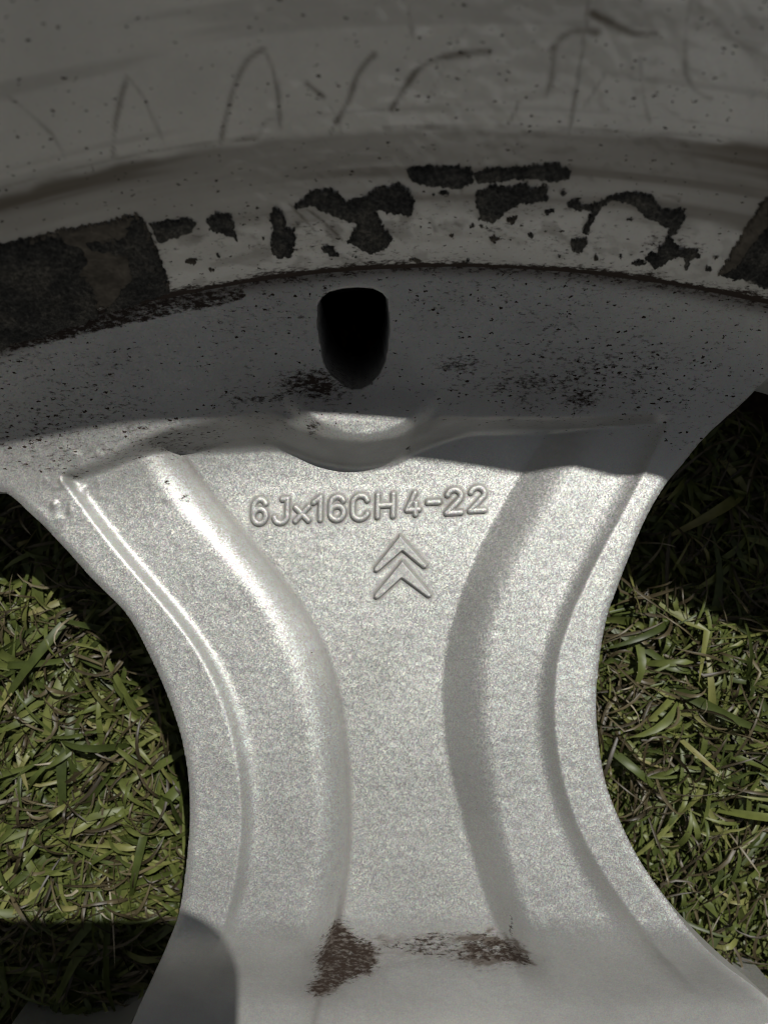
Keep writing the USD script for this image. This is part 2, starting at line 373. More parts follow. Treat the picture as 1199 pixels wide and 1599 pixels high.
def spoke_solid(fine, coarse, outline=outline, sink=0.0):
    xs = axis(-.0665, .0665, -.105, .135, fine, coarse); ys = axis(-.0835, .0375, -.110, .040, fine, coarse)
    X, Y = np.meshgrid(xs, ys)
    Z = spoke_z(X, Y)
    ny, nx = X.shape
    top = np.stack([X, Y, Z], -1).reshape(-1, 3)
    bot = top.copy(); bot[:, 2] = Z_BOT - .003
    i = np.arange(ny * nx).reshape(ny, nx); N = ny * nx
    a, b, c, d = i[:-1, :-1].ravel(), i[:-1, 1:].ravel(), i[1:, 1:].ravel(), i[1:, :-1].ravel()
    f = [np.c_[a, b, c], np.c_[a, c, d]]
    ring = np.r_[i[0, :], i[1:, -1], i[-1, -2::-1], i[-2:0:-1, 0]]
    nxt = np.roll(ring, -1)
    f += [np.c_[ring, ring + N, nxt + N], np.c_[ring, nxt + N, nxt]]
    f += [np.c_[a + N, c + N, b + N], np.c_[a + N, d + N, c + N]]
    field = m3.Manifold(m3.Mesh(np.vstack([top, bot]).astype(np.float32), np.vstack(f).astype(np.uint32)))
    prism = lambda P, z0, z1: m3.Manifold.extrude(m3.CrossSection([np.array(P.exterior.coords)[:-1]], m3.FillRule.NonZero), z1 - z0).translate((0, 0, z0))
    # the casting narrows towards its face
    def narrow(v):
        d_, k = EDGE.query(v[:, :2])
        mv = ((d_ < 2e-5) & (v[:, 2] < .02))[:, None]
        return np.c_[v[:, :2] + np.where(mv, NORM[k] * .013, 0), v[:, 2]]
    s = (field ^ prism(outline, .0322, .12)) + prism(outline, Z_BOT, .0323).warp_batch(narrow)
    # valve hole: right through, leaning outwards as it goes down
    hole = prism(VALVE_CUT, 0, .12).warp_batch(lambda v: np.c_[v[:, 0] + LEAN * (vz - v[:, 2]) * math.cos(va), v[:, 1] + LEAN * (vz - v[:, 2]) * math.sin(va), v[:, 2]])
    if not sink:                 # only one spoke has the valve hole
        s = s - hole
    return s.translate((-CX, -CY, -sink))


def to_local(pts):
    return pts[:, 0] + CX, pts[:, 1] + CY


def poly_mask(x, y, pts, z, soft):
    """1 inside the outline (in photograph pixels at height z), falling to 0 over soft metres outside."""
    P = Polygon(px(pts, z)).buffer(0)
    g = shapely.points(x, y)
    near = (x > P.bounds[0] - 2 * soft) & (x < P.bounds[2] + 2 * soft) & (y > P.bounds[1] - 2 * soft) & (y < P.bounds[3] + 2 * soft)
    out = np.zeros_like(x)
    if near.any():
        dist = shapely.distance(P, g[near])
        out[near] = np.exp(-(dist / soft) ** 2)
    return out


SCALE = lambda pts, k, ox, oy: [(ox + a / k, oy + b / k) for a, b in pts]
BLOB = SCALE([(210, 110), (250, 170), (350, 230), (330, 290), (250, 310), (150, 400), (110, 410), (150, 320), (150, 230), (180, 150)], 3, 460, 1420)
BAND = SCALE([(420, 170), (560, 150), (700, 120), (900, 130), (1030, 170), (1090, 240), (1000, 260), (850, 260), (700, 230), (560, 215)], 3, 460, 1420)
BAND2 = SCALE([(820, 170), (1030, 180), (1070, 240), (880, 240)], 3, 460, 1420)
STRIP = [(205, 478), (300, 462), (375, 453), (382, 462), (360, 470), (280, 485), (190, 505), (120, 522), (60, 536), (-40, 560), (-40, 545), (100, 505)]
GLYPH_TREE = []


def spoke_attrs(pts, lettered=True):
    x, y = to_local(pts)
    z = np.asarray(pts[:, 2])
    d = (ZC - z) / FPX
    u, v = 600 + x / d, 800 - y / d
    r = np.hypot(x - CX, y - CY)
    g = lambda cu, cv, su, sv: np.exp(-((u - cu) / su) ** 2 - ((v - cv) / sv) ** 2)
    q3 = np.stack([x, y, z], 1)
    n1 = fbm(q3 * 90, 4, 11); n2 = fbm(q3 * 300, 3, 12); n5 = fbm(q3 * np.array([700., 1500., 1500.]), 4, 13)
    dirt = np.zeros_like(x)
    # grit round the valve hole and along the foot of the slope
    dirt = np.maximum(dirt, .60 * g(490, 602, 95, 46))
    dirt = np.maximum(dirt, .50 * g(400, 622, 130, 24))
    dirt = np.maximum(dirt, .53 * g(715, 568, 80, 34))
    dirt = np.maximum(dirt, .49 * g(815, 602, 190, 46))
    dirt = np.maximum(dirt, .56 * g(905, 622, 62, 34))
    dirt = np.maximum(dirt, .50 * g(470, 495, 22, 14))
    dirt = np.maximum(dirt, .52 * g(488, 670, 22, 26))
    dirt = np.maximum(dirt, .50 * g(637, 700, 10, 12))
    dirt = np.maximum(dirt, .52 * g(262, 752, 10, 12)); dirt = np.maximum(dirt, .44 * g(290, 780, 20, 18))
    dirt = np.maximum(dirt, .52 * g(210, 668, 45, 12)); dirt = np.maximum(dirt, .50 * g(120, 745, 22, 10)); dirt = np.maximum(dirt, .46 * g(170, 705, 45, 10))
    dirt = np.maximum(dirt, .50 * np.exp(-((r - R_SEAM) / .0012) ** 2))
    dirt = np.maximum(dirt, .57 * poly_mask(x, y, STRIP, .0515, .0004))
    dirt = np.maximum(dirt, .56 * poly_mask(x, y, BLOB, ZS - .0057, .0034))
    dirt = np.maximum(dirt, .44 * poly_mask(x, y, BAND, ZS - .0057, .0014))
    dirt = np.maximum(dirt, .53 * poly_mask(x, y, BAND2, ZS - .0057, .0022))
    dirt = np.maximum(dirt, .52 * g(798, 1450, 7, 34))
    dirt = np.where(dirt > .12, dirt + .22 * (n2 - .5), 0)
    base_ = smooth((r - .1655) / .004) * (.22 + .26 * n1) * (v < 740)
    dirt = np.maximum(dirt, base_)
    speck = smooth((r - .166) / .006) * (.55 + .9 * n1) + .10 * (r <= .17)
    speck = np.where(v > 740, .16, speck)
    # smooth stains
    sm_ = lambda m_: smooth((m_ + 1.5 * (n5 - .5) - .42) / .5)
    stain = .5 * sm_(poly_mask(x, y, BLOB, ZS - .0057, .0022)) + .3 * sm_(.72 * poly_mask(x, y, BAND, ZS - .0057, .0020)) + .4 * sm_(.95 * poly_mask(x, y, BAND2, ZS - .0057, .0026))
    stain = stain + .35 * poly_mask(x, y, BLOB, ZS - .0057, .004) + .25 * poly_mask(x, y, BAND, ZS - .0057, .003)
    stain = stain + .25 * smooth((r - .163) / .008) * n1 + .55 * g(700, 785, 22, 14) * .6
    stain = stain + .35 * np.exp(-((x - L2B(y)) / .0006) ** 2) * smooth((v - 700) / 20) * (.7 + .5 * smooth((880 - v) / 160))
    stain = stain + .55 * np.exp(-((r - R_SEAM + .0002) / .0009) ** 2)
    stain = stain + .18 * g(800, 620, 190, 40) + .22 * g(480, 615, 110, 36)
    if GLYPH_TREE and lettered:
        dg, _ = GLYPH_TREE[0].query(np.stack([x, y], 1), distance_upper_bound=.0015)
        dg = np.where(np.isfinite(dg), dg, 1)
        stain = stain + .60 * np.exp(-(dg / .00028) ** 2)
    # grime left on the steep end of the pocket
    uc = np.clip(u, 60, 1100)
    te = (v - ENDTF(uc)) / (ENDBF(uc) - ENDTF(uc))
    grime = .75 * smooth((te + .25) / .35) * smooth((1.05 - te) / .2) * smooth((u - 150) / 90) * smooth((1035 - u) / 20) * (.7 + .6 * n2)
    if not lettered:             # the other spokes only carry loose grime
        dirt = np.where(dirt > 0, base_ + .22 * (n2 - .5), 0)
        stain = .25 * smooth((r - .163) / .008) * n1
    # pores and film in the steps
    for c0, c1 in ((L2T, L2B), (R2B, R2T)):
        mid, hw = (c0(y) + c1(y)) / 2, np.abs(c1(y) - c0(y)) / 2
        speck = np.maximum(speck, .42 * np.exp(-((x - mid) / hw) ** 2) * (v > 720) * (v < 1450))
    dust = .75 * smooth((v - 1440 - 60 * (n1 - .5) * 2) / 110) * (.55 + .6 * n1)
    dust = np.maximum(dust, .08 * smooth((r - .163) / .012))
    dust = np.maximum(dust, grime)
    dust = np.maximum(dust, .85 * np.exp(-((x - L2B(y)) / .00055) ** 2) * smooth((v - 700) / 20) * smooth((1480 - v) / 50))
    return {'dirt': np.clip(dirt, 0, 1), 'speck': np.clip(speck, 0, 1.6), 'stain': np.clip(stain, 0, .9), 'dust': np.clip(dust, 0, 1)}


wheel = UsdGeom.Xform.Define(stage, '/World/alloy_wheel')
wheel.AddTranslateOp().Set(Gf.Vec3d(CX, CY, 0))
tag(wheel, 'silver alloy car wheel without a tyre lying face down on the lawn', 'wheel')
W = '/World/alloy_wheel'

# ---- raised characters: strokes as rounded ridges, in a box 1 high
EL = lambda cx, cy, rx, ry, a0, a1, n=20: [(cx + rx * math.cos(math.radians(a)), cy + ry * math.sin(math.radians(a))) for a in np.linspace(a0, a1, n)]
GL = {
    '6': [EL(.5, .30, .5, .30, 0, 360, 30), EL(.5, .30, .5, .30, 180, 120, 3) and [(0, .30), (0, .66)] + EL(.5, .68, .5, .32, 180, 25, 16)],
    'J': [[(1.0, 1.0), (1.0, .30)] + EL(.5, .30, .5, .30, 0, -165, 16), [(.62, 1.0), (1.0, 1.0)]],
    'x': [[(0, 0), (1, 1)], [(0, 1), (1, 0)]],
    '1': [[(.15, .78), (.75, 1.0), (.75, 0)]],
    'C': [EL(.5, .68, .5, .32, 20, 180, 14) + [(0, .32)] + EL(.5, .32, .5, .32, 180, 340, 14)],
    'H': [[(0, 0), (0, 1)], [(1, 0), (1, 1)], [(0, .52), (1, .52)]],
    '4': [[(.62, 1.0), (0, .22), (1, .22)], [(.72, .52), (.72, 0)]],
    '-': [[(0, .5), (1, .5)]],
    '2': [EL(.5, .72, .48, .28, 165, -25, 16) + [(0, 0), (1.0, 0)]],
}
TEXT = [('6', 75, 132, 115, 222), ('J', 168, 226, 115, 220), ('x', 263, 320, 150, 210), ('1', 336, 386, 106, 206), ('6', 418, 478, 103, 206), ('C', 517, 584, 98, 203),
        ('H', 628, 697, 95, 191), ('4', 760, 812, 88, 182), ('-', 852, 900, 80, 175), ('2', 936, 1000, 72, 175), ('2', 1040, 1104, 62, 165)]
CHEV = [[(728, 276), (846, 408), (843, 420), (832, 420), (738, 343), (640, 428), (626, 438), (613, 434), (613, 420)],
        [(738, 388), (866, 540), (862, 551), (850, 549), (735, 464), (638, 552), (624, 558), (613, 552), (616, 536)]]
FLOOR = ZS - D1 - D2
shapes = []
for ch, x0, x1, y0, y1 in TEXT:
    k = 2.855
    a, b, c, d_ = 370 + x0 / k, 370 + x1 / k, 740 + y0 / k, 740 + y1 / k
    ls = []
    for st in GL[ch]:
        # the line of text rises to the right
        pts = [(a + (b - a) * s + 0.02 * (t - .5) * (d_ - c), d_ + (c - d_) * t - .05 * (s - .5) * (b - a)) for s, t in st]
        ls.append(LineString(px(pts, FLOOR)))
    shapes.append(('raised_character', shapely.union_all(ls), 'line'))
for pl in CHEV:
    shapes.append(('raised_chevron', Polygon(px(SCALE(pl, 2.855, 370, 740), FLOOR)).buffer(.00020), 'poly'))
rim_pts = []
glyphs = []
for nm, sh, kind in shapes:
    x0, y0, x1, y1 = sh.bounds
    m_ = .0007
    gx, gy = np.arange(x0 - m_, x1 + m_, .00007), np.arange(y0 - m_, y1 + m_, .00007)
    X, Y = np.meshgrid(gx, gy)
    if kind == 'line':
        dist = shapely.distance(sh, shapely.points(X, Y))
        hw = .00052
        H = .00055 * np.sqrt(np.clip(1 - (dist / hw) ** 2.6, 0, 1))
        inside = dist < hw + .00008
        rim = sh.buffer(hw)
    else:
        P = shapely.points(X, Y)
        sd = np.where(shapely.contains(sh, P), shapely.distance(sh.exterior, P), 0)
        H = .00070 * smooth(sd / .00036)
        inside = sd > -1e-9
        inside = shapely.distance(sh, P) < .00008
        rim = sh
    for g_ in getattr(rim, 'geoms', [rim]):
        for ring in [g_.exterior] + list(g_.interiors):
            rim_pts += [ring.interpolate(t, True).coords[0] for t in np.linspace(0, 1, 160)]
    Z = spoke_z(X, Y, False) + H - .00003
    idx = np.arange(X.size).reshape(X.shape)
    keep = inside[:-1, :-1] & inside[1:, 1:] & inside[:-1, 1:] & inside[1:, :-1]
    a, b, c, d_ = (idx[:-1, :-1][keep], idx[:-1, 1:][keep], idx[1:, 1:][keep], idx[1:, :-1][keep])
    F = np.vstack([np.c_[a, b, c], np.c_[a, c, d_]])
    V = np.stack([X - CX, Y - CY, Z], -1).reshape(-1, 3)
    used, inv = np.unique(F, return_inverse=True)
    glyphs.append((nm, (V[used], inv.reshape(-1, 3))))
GLYPH_TREE.append(cKDTree(np.array(rim_pts)))

sp = part('spoke', spoke_solid(.00027, .0012), M_SPOKE, W, smooth=38, label='spoke with raised lettering and a double chevron, valve hole at its outer end', attrs=spoke_attrs)
zero = lambda pts: {'stain': np.full(len(pts), .12), 'dust': np.zeros(len(pts)), 'dirt': np.zeros(len(pts)), 'speck': np.zeros(len(pts))}
for nm, me in glyphs:
    part(nm, me, M_SPOKE, W + '/spoke', smooth=True, attrs=zero)

# the other four spokes: the same casting without the writing
coarse = part('spoke', spoke_solid(.0011, .002, plain, .0005), M_SPOKE, W, smooth=38, attrs=lambda p: spoke_attrs(p, False))
coarse.AddRotateZOp().Set(72.0)
for k in (2, 3, 4):
    path = numbered(W, 'spoke')
    m = UsdGeom.Mesh.Define(stage, path)
    m.GetPrim().GetReferences().AddInternalReference(coarse.GetPath())
    m.GetPrim().GetAttribute('xformOp:rotateZ').Set(72.0 * k)

# hub disc with bore and four bolt holes
hub = m3.Manifold.cylinder(.027, R_HUB - .0002, R_HUB - .0002, 160).translate((0, 0, ZS - D1 - D2 - .0265))
hub = hub + m3.Manifold.cylinder(.004, .060, .058, 120).translate((0, 0, ZS - D1 - D2 - .0005))
hub = hub - m3.Manifold.cylinder(.1, .0326, .0326, 96).translate((0, 0, -.02))
for k in range(4):
    a = math.radians(45 + 90 * k)
    hub = hub - m3.Manifold.cylinder(.1, .0075, .0075, 40).translate((.047 * math.cos(a), .047 * math.sin(a), -.02))
part('hub', hub, M_SPOKE, W, smooth=35, attrs=lambda p: {'stain': np.full(len(p), .2), 'dust': np.full(len(p), .6), 'dirt': np.zeros(len(p)), 'speck': np.full(len(p), .3)})

# ---- barrel: a closed profile turned about the axis
WALL = np.array([(Z_SEAM, R_SEAM), (.0545, .1905), (.060, .1935), (.075, .2025), (.090, .2118), (.100, .2172), (.110, .2205), (.120, .2221), (.1305, .2223)])
wall_r = PI_(WALL[:, 0], WALL[:, 1])
zs_fine = np.r_[np.arange(Z_SEAM, .110, .0003), np.linspace(.1105, .1305, 24)]
inner = [(float(wall_r(z)), float(z)) for z in zs_fine]
rest = [(.2238, .1322), (.2262, .1322), (.2275, .1312), (.2278, .129), (.2272, .120), (.2255, .112), (.2215, .100), (.2160, .090), (.2070, .075), (.2010, .064), (.1990, .057), (.1998, .050),
        (.2040, .042), (.2050, .034), (.2045, .018), (.2085, .014), (.2200, .0125), (.2232, .011), (.2240, .006), (.2225, .001), (.2190, 0), (.2150, .0008),
        (.2080, .004), (.2010, .009), (.1982, .014), (.1980, .030), (.1978, .0455), (.1955, .0478), (.1908, .0495), (.1904, .0514)]
rest = [(r_, .0085 + .30 * z_ if z_ < .0126 else z_) for r_, z_ in rest]     # the outer lip sits in the turf
prof = np.array(inner + rest)
a0, fine_half = math.atan2(CX * -1 + 0, 1) * 0, math.radians(21)
cang = math.radians(90) + math.radians(3.5)
th = np.r_[np.arange(cang - fine_half, cang + fine_half, .0003 / .19)]
th = np.r_[th, np.linspace(th[-1] + .0003 / .19, cang - fine_half + 2 * math.pi, 230)[:-1]]
nP, nT = len(prof), len(th)
V = np.stack([prof[None, :, 0] * np.cos(th)[:, None], prof[None, :, 0] * np.sin(th)[:, None], np.broadcast_to(prof[None, :, 1], (nT, nP))], -1)
# uneven casting on the inside
pn = V[:, :len(inner)]
bump_ = .00035 * (fbm(pn * 60, 3, 21) - .5) + .00010 * (fbm(pn * 700, 2, 22) - .5)
V[:, :len(inner), 0] -= bump_ * np.cos(th)[:, None]; V[:, :len(inner), 1] -= bump_ * np.sin(th)[:, None]
i = np.arange(nT * nP).reshape(nT, nP)
i2, j2 = np.roll(i, -1, 0), None
A, B = i, np.roll(i, -1, 0)
C, D = np.roll(B, -1, 1), np.roll(A, -1, 1)
F = np.vstack([np.c_[A.ravel(), C.ravel(), B.ravel()], np.c_[A.ravel(), D.ravel(), C.ravel()]])
bm = trimesh.Trimesh(V.reshape(-1, 3), F, process=False)
if bm.volume < 0:
    F = F[:, ::-1]


def on_wall(points):
    """Where points of the photograph lie on the barrel's inner wall: x, y, z relative to the wheel's base."""
    p = np.asarray(points, float)
    a, b = (p[:, 0] - 600) / FPX, (800 - p[:, 1]) / FPX
    lo, hi = np.full(len(p), .03), np.full(len(p), .1125)
    for _ in range(40):
        d = (lo + hi) / 2
        r = np.hypot(a * d - CX, b * d - CY)
        R = wall_r(np.clip(ZC - d, Z_SEAM, .1305))
        out = r > R
        hi, lo = np.where(out, d, hi), np.where(out, lo, d)
    return np.stack([a * d - CX, b * d - CY, ZC - d], 1)


def unroll(p):
    return np.stack([(np.arctan2(p[:, 1], p[:, 0]) - math.pi / 2) * -.198, p[:, 2] * 1.17], 1)


def dense(pts, step=3.0):
    pts = np.asarray(pts, float)
    t = np.r_[0, np.cumsum(np.linalg.norm(np.diff(pts, axis=0), axis=1))]
    s = np.linspace(0, t[-1], max(8, int(t[-1] / step)))
    return np.stack([PI_(t, pts[:, k])(s) for k in (0, 1)], 1)


h2 = lambda pts, ox=0: [(ox + a / 2, b / 2) for a, b in pts]
STREAKS = [  # (line, half width in mm, strength)
    (h2([(30, 305), (100, 360), (170, 430), (205, 490)]), .55, .35), (h2([(355, 490), (360, 400), (375, 320), (400, 240)]), .55, .50), (h2([(400, 240), (440, 290), (480, 370), (515, 460)]), .5, .32),
    (h2([(690, 450), (710, 350), (750, 230), (790, 175), (825, 155)]), .7, .62), (h2([(825, 155), (850, 210), (870, 300), (875, 400)]), .6, .45), (h2([(1170, 170), (1120, 230), (1090, 310), (1050, 380)]), .7, .62),
    (h2([(1050, 380), (1000, 490), (945, 595)]), .35, .45), (h2([(1030, 330), (1060, 390), (1075, 480), (1060, 590)]), .5, .25), (h2([(805, 480), (830, 380), (850, 370)]), .5, .25), (h2([(690, 450), (685, 540)]), .8, .18),
    (h2([(25, 340), (60, 280), (120, 205), (200, 175), (330, 160)], 600), .75, .62), (h2([(530, 150), (560, 115), (620, 95), (660, 100)], 600), 1.1, .75), (h2([(530, 150), (525, 230), (505, 300)], 600), .7, .38),
    (h2([(635, 0), (625, 120), (600, 280), (580, 400), (560, 500)], 600), .6, .45), (h2([(650, 40), (720, 75), (790, 105), (850, 105)], 600), 1.0, .80), (h2([(420, 320), (380, 400), (330, 460), (290, 520)], 600), .45, .42),
    (h2([(960, 0), (940, 130), (940, 220), (970, 280), (1020, 310)], 600), .8, .36), (h2([(970, 0), (1040, 80), (1120, 140), (1199, 180)], 600), .8, .30), (h2([(690, 230), (620, 340)], 600), .5, .3),
    (h2([(800, 180), (810, 300), (830, 380)], 600), .6, .28), (h2([(75, 0), (90, 120)], 600), .6, .3), (h2([(960, 260), (990, 285), (1010, 300)]), .6, .6), (h2([(170, 90), (60, 300)], 640), .4, .2),
    (h2([(0, 590), (200, 535), (400, 490), (600, 455), (800, 430)]), .7, .42), (h2([(0, 400), (300, 395), (600, 405), (700, 412), (900, 420), (1199, 450)], 600), .7, .40),
    (h2([(600, 575), (640, 560), (700, 555)], 600), .7, .4), ([(452, 318), (478, 345), (492, 360)], .55, .62), ([(482, 328), (510, 350), (535, 375)], .55, .60), ([(720, 295), (726, 320)], .8, .6),
    ([(697, 312), (702, 318)], 1.0, .6), ([(712, 348), (720, 352)], .8, .45), ([(672, 340), (680, 360)], .8, .35), ([(885, 303), (905, 285), (930, 276)], .8, .45), ([(1036, 305), (1062, 312)], .8, .6),
]


def wall_attrs(pts):
    s = unroll(pts)
    z, r = pts[:, 2], np.hypot(pts[:, 0], pts[:, 1])
    inside = (np.abs(r - wall_r(np.clip(z, Z_SEAM, .1305))) < .0012) & (z > Z_SEAM - .001)
    near = inside & (np.abs(s[:, 0]) < .09) & (pts[:, 1] > 0)
    n1, n2 = np.zeros(len(pts)), np.zeros(len(pts))
    q = np.stack([s[:, 0] * 12, s[:, 1] * 70, r * 0], 1)
    n1 = fbm(q, 4, 31); n2 = fbm(pts * 220, 4, 32); n4 = fbm(pts * 420, 4, 36); n3 = fbm(np.stack([s[:, 0] * 20, s[:, 1] * 500, r * 0], 1), 3, 33)
    # brown film in a band, paler next to the seam
    edge = on_wall(dense([(-60, 312), (0, 295), (200, 245), (400, 215), (600, 197), (800, 196), (1000, 204), (1199, 222), (1260, 230)]))
    es = unroll(edge)[:, 0]; o = np.argsort(es)
    top = np.interp(s[:, 0], es[o], edge[o, 2])
    zz = z + (n2 - .5) * .0016
    stain = .58 * smooth((z + (n2 - .5) * .006 - .0602) / .003) * smooth((top - zz) / .0011) * (.25 + .75 * n1 + .75 * (n3 - .5)) + .22 * smooth((top + .0012 - zz) / .0022) * smooth((z - .066) / .003) * n3
    stain = stain + .10 * n1 + .16 * smooth((n3 - .56) / .1) * smooth((z - .058) / .004)
    stain = stain + .55 * smooth((n4 - .55) / .08) * smooth((z - .0535) / .001) * smooth((.0625 - z) / .002) * n2
    dirt = np.zeros(len(pts))
    idx = np.nonzero(near)[0]
    for line, hw, k in STREAKS:
        w = unroll(on_wall(dense(line)))
        dd, _ = cKDTree(w).query(s[idx], distance_upper_bound=.006)
        dd = np.where(np.isfinite(dd), dd, 1)
        f = np.exp(-(dd / (hw * .00043 * (.35 + 1.3 * n4[idx]))) ** 2)
        stain[idx] = np.maximum(stain[idx], k * 1.2 * f * (.25 + 1.25 * n4[idx]) )
    # black line of dirt in the seam, broken up above it
    seam = np.exp(-((z - Z_SEAM) / .0009) ** 2) * .62 + np.exp(-((z - Z_SEAM - .0010) / .0030) ** 2) * .52 * (.5 + 1.0 * n2)
    dirt = np.maximum(dirt, np.where(inside, seam, 0) + .25 * (n1 - .5))
    dirt = np.maximum(dirt, (.20 + .30 * n2) * (1 - .6 * smooth((z - .060) / .010)))
    dirt = np.where(inside, dirt, 0)
    speck = np.where(inside, (.45 + .7 * n2) * (1 - .35 * smooth((z - .085) / .02)), 0)
    return {'dirt': np.clip(dirt, 0, 1), 'speck': np.clip(speck, 0, 1.5), 'stain': np.clip(np.where(inside, stain, .2), 0, .92), 'dust': np.where(inside, .12, .2)}


nrm_mesh = (V.reshape(-1, 3), F)
barrel = part('barrel', nrm_mesh, M_WALL, W, smooth=True, attrs=wall_attrs)

# ---- what is left of the adhesive tape of the balance weights, on the wall
Z2 = lambda pts: SCALE(pts, 3.333, 400, 230)
Z5 = lambda pts: SCALE(pts, 3.34, 840, 250)
RESIDUE = [
    ('tape_film', [(-90, 408), (0, 381), (50, 368), (103, 353), (160, 343), (215, 331), (228, 345), (245, 385), (258, 420), (267, 450), (205, 466), (150, 480), (80, 512), (30, 535), (-90, 580)], .25, 'thin brown film of old tape under the thick black block', M_FILM),
    ('tape_residue', [(-90, 405), (0, 380), (50, 368), (103, 355), (100, 372), (130, 378), (140, 400), (130, 420), (140, 435), (150, 455), (157, 492), (100, 515), (30, 534), (-90, 578)], 1.0, 'thick black block of weathered tape at the left end', M_FOAM),
    ('tape_residue', [(128, 372), (190, 364), (200, 337), (215, 330), (228, 345), (245, 385), (258, 420), (267, 455), (205, 476), (156, 492), (180, 450), (200, 432), (197, 402), (160, 392), (132, 388)], .8, 'ragged black tape beside the thick block', M_FOAM),
    ('tape_residue', [(232, 347), (270, 340), (292, 336), (308, 345), (300, 360), (270, 372), (247, 379)], .35, None, M_FOAM),
    ('tape_residue', [(320, 342), (335, 331), (360, 330), (368, 350), (371, 374), (352, 367), (330, 358)], .35, None, M_FOAM),
    ('tape_residue', Z2([(110, 295), (150, 345), (165, 400), (205, 415), (215, 460), (185, 560), (120, 572), (80, 545), (75, 480), (85, 430), (70, 370), (85, 315)]), .5, None, M_FOAM),
    ('tape_residue', Z2([(215, 290), (285, 215), (405, 205), (440, 235), (470, 270), (560, 250), (610, 205), (740, 180), (800, 205), (833, 265), (820, 350), (760, 335), (720, 340), (690, 325), (620, 320), (640, 355), (680, 420), (715, 470), (690, 510), (600, 550), (550, 530), (480, 485), (500, 430), (530, 385), (440, 365), (340, 325), (290, 295), (220, 305)]), .55, None, M_FOAM),
    ('tape_residue', Z2([(330, 520), (370, 500), (410, 510), (415, 545), (350, 545)]), .25, None, M_FOAM),
    ('tape_residue', Z2([(780, 105), (900, 85), (1050, 85), (1120, 100), (1140, 180), (1060, 210), (960, 195), (840, 185), (790, 150)]), .45, None, M_FOAM),
    ('tape_residue', h2([(275, 540), (320, 520), (430, 515), (540, 505), (585, 530), (580, 555), (520, 562), (460, 550), (440, 560), (405, 550), (370, 565), (285, 565)], 600), .45, None, M_FOAM),
    ('tape_residue', h2([(285, 590), (340, 572), (400, 575), (430, 565), (510, 580), (515, 620), (460, 625), (410, 640), (380, 660), (350, 690), (300, 685), (285, 640)], 600), .4, None, M_FOAM),
    ('tape_residue', Z5([(205, 180), (230, 225), (290, 220), (400, 170), (470, 155), (600, 175), (650, 245), (770, 255), (770, 300), (730, 370), (690, 395), (740, 450), (830, 460), (850, 500), (800, 520), (790, 570), (760, 580), (760, 500), (720, 500), (640, 545), (610, 570), (560, 510), (580, 480), (620, 480), (660, 400), (690, 350), (640, 330), (560, 290), (500, 230), (400, 200), (340, 240), (300, 300), (265, 390), (225, 380), (250, 320), (280, 260), (200, 250), (160, 240), (140, 220)]), .4, None, M_FOAM),
    ('tape_residue', Z5([(170, 420), (200, 398), (250, 400), (260, 440), (220, 485), (180, 465)]), .35, None, M_FOAM),
    ('tape_film', Z5([(1180, 195), (1215, 190), (1215, 330), (1120, 470), (1040, 600), (930, 600), (980, 520), (1040, 420), (1110, 300)]), .3, 'brown film along the edge of the right-hand tape', M_FILM),
    ('tape_residue', Z5([(1350, 150), (1190, 325), (1110, 420), (1040, 510), (935, 600), (1120, 622), (1160, 655), (1350, 700)]), 1.0, 'black block of tape at the right end', M_FOAM),
]


def residue(name, pts, thick, label, mat, seed):
    P = Polygon(pts).buffer(1.2).buffer(-.9)
    step = 1.6
    x0, y0, x1, y1 = P.bounds
    X, Y = np.meshgrid(np.arange(x0 - 8, x1 + 8, step), np.arange(y0 - 8, y1 + 8, step))
    pt = shapely.points(X, Y)
    sd = np.where(shapely.contains(P, pt), shapely.distance(P.boundary, pt), -shapely.distance(P, pt))
    q = np.stack([X * .05, Y * .07, np.full_like(X, seed * 3.7)], -1)
    sd = sd - 1.0 + 10.0 * (fbm(q * 2.6, 4, seed) - .5) + 13 * (fbm(q * 6, 3, seed + 5) - .5) * noise(q * 1.3, seed + 6) ** .5
    H = smooth((sd + .5) / (6 if thick < .7 else 9)) * thick * (.15 + 1.3 * fbm(q * 2.4, 4, seed + 9) + .7 * (fbm(q * np.array([5., 9., 1.]), 3, seed + 3) - .5)) * .001 * (.8 if thick > .7 else 1.1)
    keepv = sd > -1.2
    base = on_wall(np.stack([X.ravel(), Y.ravel()], 1)).reshape(X.shape + (3,))
    rr = np.hypot(base[..., 0], base[..., 1])
    k = (rr - H - .00025 + np.where(sd < .6, .0004, 0)) / rr
    V = np.stack([base[..., 0] * k, base[..., 1] * k, base[..., 2]], -1)
    ok = keepv & (base[..., 2] > Z_SEAM - .0005)
    idx = np.arange(X.size).reshape(X.shape)
    keep = ok[:-1, :-1] & ok[1:, 1:] & ok[:-1, 1:] & ok[1:, :-1]
    a, b, c, d = (idx[:-1, :-1][keep], idx[:-1, 1:][keep], idx[1:, 1:][keep], idx[1:, :-1][keep])
    F = np.vstack([np.c_[a, c, b], np.c_[a, d, c]])
    used, inv = np.unique(F, return_inverse=True)
    part(name, (V.reshape(-1, 3)[used], inv.reshape(-1, 3)), mat, W + '/barrel', smooth=True, label=label)


